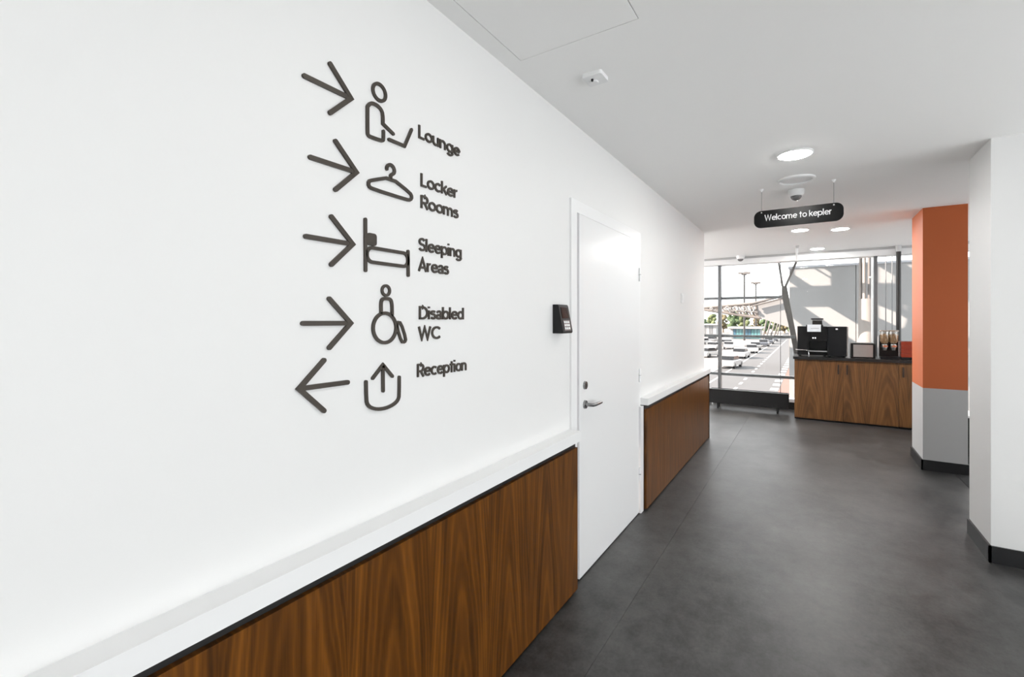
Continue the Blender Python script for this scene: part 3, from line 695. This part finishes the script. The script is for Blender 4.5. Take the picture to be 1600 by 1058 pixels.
# leaning forked column just outside the glass
SY = 9.14
STC = mat('strut_paint', (.095, .088, .084), .5)
t = thing('forked_column', 'leaning forked steel column standing outside the glass', 'column', (strutx(GZ)+.0, SY, GZ))
def slab(pts, y0, dy, m, nm, par, bev=.01): return obj(nm, prism(B(), [(x, y0, z) for x, z in pts], (0, dy, 0)), m, par, bevel=bev)
q = lambda x, y: (at_y(x, y, SY)[0], at_y(x, y, SY)[2])
A_, B_ = q(1221.5, 447), q(1229, 447); C_, D_ = q(1221.5, 463), q(1232.5, 465); E_, F_ = q(1233, 512), q(1241.5, 512)
dxdz = (F_[0]-D_[0])/(F_[1]-D_[1])
low = lambda p: (p[0]+dxdz*(GZ-p[1]), GZ)
slab([A_, B_, D_, F_, low(F_), low(E_), E_, C_], SY, .16, STC, 'shaft', t)
for (b0, b1), (c0, c1) in (((q(1220.8, 447), q(1224, 447)), (q(1213.5, 400), q(1216.5, 400))), ((q(1225.5, 447), q(1229, 447)), (q(1246, 400), q(1249.5, 400)))):
    ex = lambda p, r: (r[0]+(r[0]-p[0])*1.2, r[1]+(r[1]-p[1])*1.2)
    slab([b0, b1, ex(b1, c1), ex(b0, c0)], SY+.03, .10, STC, 'fork_arm', t, .005)
# terminal wall facing the window
TW = 14.0
TWM = mat('terminal_cladding', (.215, .215, .214), .7, var=.02, scale=1.0)
wtop = at_y(1300, 416, TW)[2]; wlx = at_y(1233, 470, TW)[0]
t = thing('terminal_wall', 'grey clad terminal wall across the court, with sunlit patches', 'building', (3, TW, GZ))
x = wlx; k = 0
while x < 9:
    obj('cladding_panel', bx(x+.004, x+1.392, TW, TW+.3, GZ, wtop), TWM, t); x += 1.4
obj('coping', bx(wlx-.02, wlx+7*1.4+.02, TW-.02, TW+.34, wtop, wtop+.05), mat('coping_metal', (.30, .31, .33), .5), t)
# round pier with posts in front of that wall
pyy = TW-.75
xp0, xp1 = at_y(1341, 500, pyy)[0], at_y(1368, 500, pyy)[0]; xm = (xp0+xp1)/2; zsh = at_y(1355, 467, pyy)[2]; ztp = at_y(1355, 396, pyy)[2]+.6
CREAM = mat('pier_concrete', (.21, .19, .175), .8, var=.05, scale=3)
t = thing('round_pier', 'round concrete pier carrying a cluster of posts, before the terminal wall', 'pier', (xm, pyy, GZ))
obj('drum', lathe(B(), (xm, pyy, 0), [((xp1-xp0)/2, GZ), ((xp1-xp0)/2, zsh), (0, zsh)], 28), CREAM, t, smooth=True)
rr = (xp1-xp0)/2
for k in range(8):
    a = 2*math.pi*k/8+.3
    obj('post', tube(B(), (xm+rr*.78*math.cos(a), pyy+rr*.78*math.sin(a), zsh), (xm+rr*.78*math.cos(a), pyy+rr*.78*math.sin(a), ztp), rr*.2, None, 12), CREAM if k % 3 else STC, t, smooth=True)
obj('capital', lathe(B(), (xm, pyy, 0), [(0, ztp), (rr*1.05, ztp), (rr*1.05, ztp+.25), (0, ztp+.25)], 24), STC, t)
# thin cables and a white bracket
for px in (1384, 1394):
    p = at_y(px, 450, 9.6)
    tag(obj('suspension_cable', tube(B(), (p[0], 9.6, GZ), (p[0], 9.6, 4.2), .007, None, 8), GREYM), 'thin vertical steel cable outside the glass by the dark post', 'cable', 'cables outside the glass')
p = at_y(1363, 433, 9.3)
t = thing('outer_rail', 'thin white vertical tube with short crosspiece outside the glass', 'rail', (p[0], 9.3, GZ))
obj('upright', tube(B(), (p[0], 9.3, GZ), (p[0], 9.3, 3.2), .014, None, 12), PLAST, t, smooth=True)
obj('crosspiece', bx(p[0]-.045, p[0]+.045, 9.285, 9.315, p[2]-.014, p[2]+.014), PLAST, t)
# added, unseen pierced fascia shaped to throw the light patches on the terminal wall
FY = TW-2.2
sh = (FY-TW)/SUN.y
def up(px, py, Y=TW):                                 # lit spot on the wall (or pier) -> hole in the fascia
    p = Vector(at_y(1220+px/7.273, 380+py/7.273, Y))+SUN*((FY-Y)/SUN.y); return (p.x, p.z)
holes = [[(130, 290), (355, 275), (600, 420), (597, 495), (370, 503), (130, 345)], [(385, 275), (480, 275), (600, 355), (600, 405)],
         [(60, 410), (215, 512), (60, 520)], [(240, 712), (520, 708), (1340, 1200), (960, 1200)], [(60, 790), (600, 1200), (60, 1200)],
         [(1080, 240), (1330, 390), (1330, 470), (1080, 470)],
         [(1075, 690), (1330, 790), (1470, 880), (1450, 950), (1420, 990), (1080, 835)], [(1370, 680), (1455, 685), (1455, 775), (1370, 735)],
         [(1400, 235), (1535, 210), (1535, 310)]]
pier_holes = [[(835, 60), (1065, 60), (1065, 490), (835, 420)], [(835, 525), (1065, 600), (1065, 925), (835, 830)]]
cu = bpy.data.curves.new('sunmask_shape', 'CURVE'); cu.dimensions = '2D'; cu.fill_mode = 'BOTH'; cu.extrude = .03
outer = [(-7.5, 2.95), (3.2, 2.95), (3.2, 7.0), (-7.5, 7.0)]
def clipz(p): return (p[0], max(p[1], 3.0))
for poly in [outer]+[[clipz(up(*h_)) for h_ in hh] for hh in holes]+[[clipz(up(*h_, pyy-.15)) for h_ in hh] for hh in pier_holes]:
    s = cu.splines.new('POLY'); s.points.add(len(poly)-1); s.use_cyclic_u = True
    for pt, (a, b_) in zip(s.points, poly): pt.co = (a, b_, 0, 1)
tmp = bpy.data.objects.new('tmp', cu); COL.objects.link(tmp); tmp.rotation_euler = (math.pi/2, 0, 0)
bpy.context.view_layer.update()
me = bpy.data.meshes.new_from_object(tmp.evaluated_get(bpy.context.evaluated_depsgraph_get()))
bpy.data.objects.remove(tmp)
t = thing('sun_patch_mask', 'added unseen pierced white fascia between two masts over the court', 'sunmask', (-7.5, FY, GZ))
o = bpy.data.objects.new('pierced_panel', me); COL.objects.link(o); me.materials.clear(); me.materials.append(mat('sunmask_white', (.6, .6, .59), .6))
o.rotation_euler = (math.pi/2, 0, 0); o.parent = t; o.location = Vector((0, FY, 0))-t.location
for xx in (-7.5, 3.2): obj('mast', tube(B(), (xx, FY+.05, GZ), (xx, FY+.05, 7.0), .10, None, 14), STC, t, smooth=True)

# winged canopy with open truss, far struts
CY_ = 60.0
SOF = mat('canopy_soffit', (.17, .17, .17), .7)
TRU = mat('truss_paint', (.12, .105, .095), .6)
g = lambda x, y, dy=0: Vector(at_y(x, y, CY_))+Vector((0, dy, 0))
t = thing('winged_canopy', 'pale winged canopy with open tube truss over the forecourt', 'canopy', (g(1200, 485).x, CY_, GZ))
obj('soffit', prism(B(), [g(1177, 475), g(1226, 465), g(1240, 514), g(1188, 497)], (0, 7, 0)), SOF, t)
for px, dy in ((1236, .5), (1236, 6.5)):
    p = g(px, 505, dy); obj('support_column', tube(B(), (p.x, p.y, GZ), (p.x, p.y, p.z+.4), .22, None, 12), STC, t)
obj('roof_tube', tube(B(), g(1176, 474.5, -.6), g(1223, 463, -.6), .14, None, 10), STC, t)
obj('roof_tube', tube(B(), g(1177, 478.5, -.6), g(1223, 466.5, -.6), .10, None, 10), STC, t)
for dy in (0, 3):
    obj('chord', tube(B(), g(1100, 481, dy), g(1182, 473.5, dy), .16, None, 8), TRU, t)
    obj('chord', tube(B(), g(1100, 484, dy), g(1187, 497, dy), .16, None, 8), TRU, t)
    for k in range(9):
        xa_ = 1100+k*10
        obj('web', tube(B(), g(xa_, 481-.09*(xa_-1100), dy), g(min(xa_+10, 1185), 484+.15*(min(xa_+10, 1185)-1100), dy), .11, None, 8), TRU, t)
def torus(bm_, c, R_, r_, n=18, m_=8):
    rings = []
    for i in range(n):
        a = 2*math.pi*i/n; cc = c+Vector((R_*math.cos(a), 0, R_*math.sin(a)))
        rings.append([bm_.verts.new(cc+Vector((math.cos(a)*math.cos(b)*r_, math.sin(b)*r_, math.sin(a)*math.cos(b)*r_))) for b in [2*math.pi*j/m_ for j in range(m_)]])
    for i in range(n):
        for j in range(m_): bm_.faces.new((rings[i][j], rings[(i+1) % n][j], rings[(i+1) % n][(j+1) % m_], rings[i][(j+1) % m_]))
    return bm_
for px, py, r_ in ((1112, 482.5, .12), (1137, 482, .20), (1150, 482.5, .24), (1163, 483, .28), (1174, 484, .3)):
    obj('ring', torus(B(), g(px, py, -.3), r_, .07), mat('ring_white', (.17, .165, .16), .5), t)
    obj('crossbar', tube(B(), g(px+3, py+2.5, -.2), g(px+10, py+5, -.2), .17, None, 8), STC, t)
for (x0, y0, x1, y1, gy_) in ((1205, 501, 1195.6, 533.3, 533.3), (1210.5, 504, 1203, 530.5, 530.5), (1215.5, 505, 1209, 528.5, 528.5), (1219, 506, 1213.5, 527, 527), (1198, 499, 1190.5, 536, 536)):
    b0 = Vector(at_z(x1, gy_, GZ)); a0 = Vector(at_y(x0, y0, b0.y))
    tag(obj('canopy_strut', tube(B(), b0, a0, .20, .20, 10), STC), 'thin slanted canopy strut standing in the row along the road', 'strut', 'slanted struts along the road')
# glass pavilion and grey block
TEAL = mat('teal_glass', (.07, .17, .18), .15, coat=.3); BLUE = mat('blue_glass', (.035, .09, .13), .2); OFFW = mat('offwhite_render', (.25, .25, .25), .7)
def pavilion(x0, x1, Y, zt, cols, label, rows=1):
    xa, xb = at_y(x0, 520, Y)[0], at_y(x1, 520, Y)[0]
    t = thing('pavilion', label, 'building', ((xa+xb)/2, Y, GZ)); n = len(cols); wd = (xb-xa)/n
    obj('core', bx(xa+.2, xb-.2, Y+.3, Y+9, GZ, zt), OFFW, t)
    for i, m in enumerate(cols): obj('facade_panel', bx(xa+i*wd+.06, xa+(i+1)*wd-.06, Y, Y+.3, GZ+.25, zt-.1), m, t)
    obj('roof', bx(xa-.6, xb+.6, Y-1, Y+10, zt, zt+.5), OFFW, t)
    return t
pavilion(1141, 1188, 150, -.9, [OFFW, BLUE, TEAL, TEAL, TEAL, BLUE, BLUE, TEAL, TEAL, TEAL], 'low teal glass pavilion with white roof beyond the parked cars')
pavilion(1098, 1119, 190, -.3, [GREYM, OFFW, GREYM, OFFW], 'low grey and white block beside the teal glass pavilion')
# masts
def mast(px, py, Y, label):
    p = at_y(px, py, Y); t = thing('light_mast', label, 'light mast', (p[0], Y, GZ))
    obj('pole', tube(B(), (p[0], Y, GZ), (p[0], Y, p[2]), .26, .2, 12), DARKM, t)
    hd = obj('crown_ring', tube(B(), (p[0], Y, p[2]-.35), (p[0], Y, p[2]+.1), .55, .7, 12), STC, t)
    for k in range(4):
        a = math.pi/2*k+.4
        obj('floodlight', bx(p[0]+1.1*math.cos(a)-.4, p[0]+1.1*math.cos(a)+.4, Y+1.1*math.sin(a)-.3, Y+1.1*math.sin(a)+.3, p[2]-.1, p[2]+.5), STC, hd)
mast(1163, 428, 140, 'tall slim light mast rising beyond the truss canopy, the taller of two')
mast(1181, 443, 170, 'slim light mast beyond the truss canopy, the shorter of two')
# trees
def tree(px, ytop, Y, wpx, label, m):
    p = at_y(px, ytop, Y); hgt = p[2]-GZ; r = wpx/720*Y*.9/2
    t = thing('tree', label, 'tree', (p[0], Y, GZ), 'trees beyond the pavilion')
    obj('trunk', tube(B(), (p[0], Y, GZ), (p[0], Y, GZ+hgt*.5), .35, .2, 8), mat('bark', (.12, .09, .06), .9), t)
    bm_ = B()
    for k in range(26):
        a = random.uniform(0, 6.28); q_ = random.random()**.5; zz = random.uniform(.25, .9)
        s = r*random.uniform(.22, .4)
        c_ = Vector((p[0]+r*.75*q_*math.cos(a)*(1.15-zz*.5), Y+r*.75*q_*math.sin(a), GZ+hgt*zz))
        ret = bmesh.ops.create_icosphere(bm_, subdivisions=2, radius=s, matrix=Matrix.Translation(c_))
        for v in ret['verts']: v.co += Vector((random.uniform(-1, 1), random.uniform(-1, 1), random.uniform(-1, 1)))*s*.16
    obj('crown', bm_, m, t)
TG = [mat('leaf_deep', (.035, .062, .022), .8, var=.4, scale=.8), mat('leaf_light', (.07, .088, .035), .8, var=.4, scale=.8), mat('leaf_olive', (.085, .07, .033), .8, var=.35, scale=.8)]
adj = ['deep green', 'light green', 'olive']
for i, (px, yt, wpx) in enumerate(((1097, 494, 22), (1112, 489, 20), (1130, 491, 20), (1146, 486, 22), (1164, 488, 22), (1182, 490, 18), (1196, 494, 18), (1212, 497, 18), (1226, 499, 18), (1240, 500, 16))):
    tree(px, yt, 215+8*(i % 3), wpx, '%s broadleaf tree in the row beyond the pavilion' % adj[i % 3], TG[i % 3])
# cars
def car(px, py, m, label, rot=0, proto=[None]):
    p = Vector(at_z(px, py, GZ))
    t = thing('car', label, 'car', p, 'cars on the forecourt'); L_, W_, = 4.3, 1.78
    bm_ = prism(B(), [(x, -W_/2, z) for x, z in ((-2.15, .3), (2.15, .3), (2.15, .62), (1.95, .78), (1.0, .92), (-1.9, .95), (-2.15, .75))], (0, W_, 0))
    R_ = Matrix.Rotation(rot, 4, 'Z')
    def fin(nm, b, mm, par, bev=0):
        bmesh.ops.transform(b, matrix=Matrix.Translation(p) @ R_, verts=b.verts); return obj(nm, b, mm, par, bevel=bev)
    fin('body', bm_, m, t, .06)
    gl = prism(B(), [(x, -W_/2+.12, z) for x, z in ((-1.85, .93), (1.0, .91), (.35, 1.40), (-1.35, 1.42))], (0, W_-.24, 0)); cabin = fin('cabin_glass', gl, BLACKG, t, .04)
    rf = prism(B(), [(x, -W_/2+.16, z) for x, z in ((-1.4, 1.40), (.38, 1.385), (.25, 1.46), (-1.25, 1.48))], (0, W_-.32, 0)); fin('roof', rf, m, t, .02)
    for x in (-1.35, 1.35):
        for s in (-1, 1):
            wv = tube(B(), (x, s*W_/2, .32), (x, s*(W_/2-.22), .32), .32, None, 16); fin('wheel', wv, BLACKP, t)
CW = mat('car_white', (.30, .297, .295), .25, coat=.5); CSI = mat('car_silver', (.14, .142, .145), .3, .5, coat=.5); CDK = mat('car_dark', (.04, .045, .055), .25, coat=.5)
car(1141, 574, CW, 'white car parked nearest the road beside its shadow', 1.45)
car(1158, 559, CW, 'white car parked one place behind the nearest white car', 1.5)
for px, py in ((1108, 558), (1116, 546), (1100, 538), (1139, 545), (1172, 551)): car(px, py, CW, 'white car in the far rows of the lot beside the road', random.uniform(1.2, 2.0))
for px, py in ((1114, 535), (1134, 541), (1180, 546)): car(px, py, CSI, 'silver car in the far rows of the lot beside the road', random.uniform(1.2, 2.0))
for px, py in ((1194, 541), (1202, 537), (1209, 533)): car(px, py, CDK, 'dark car standing at the foot of the slanted struts', 1.55)
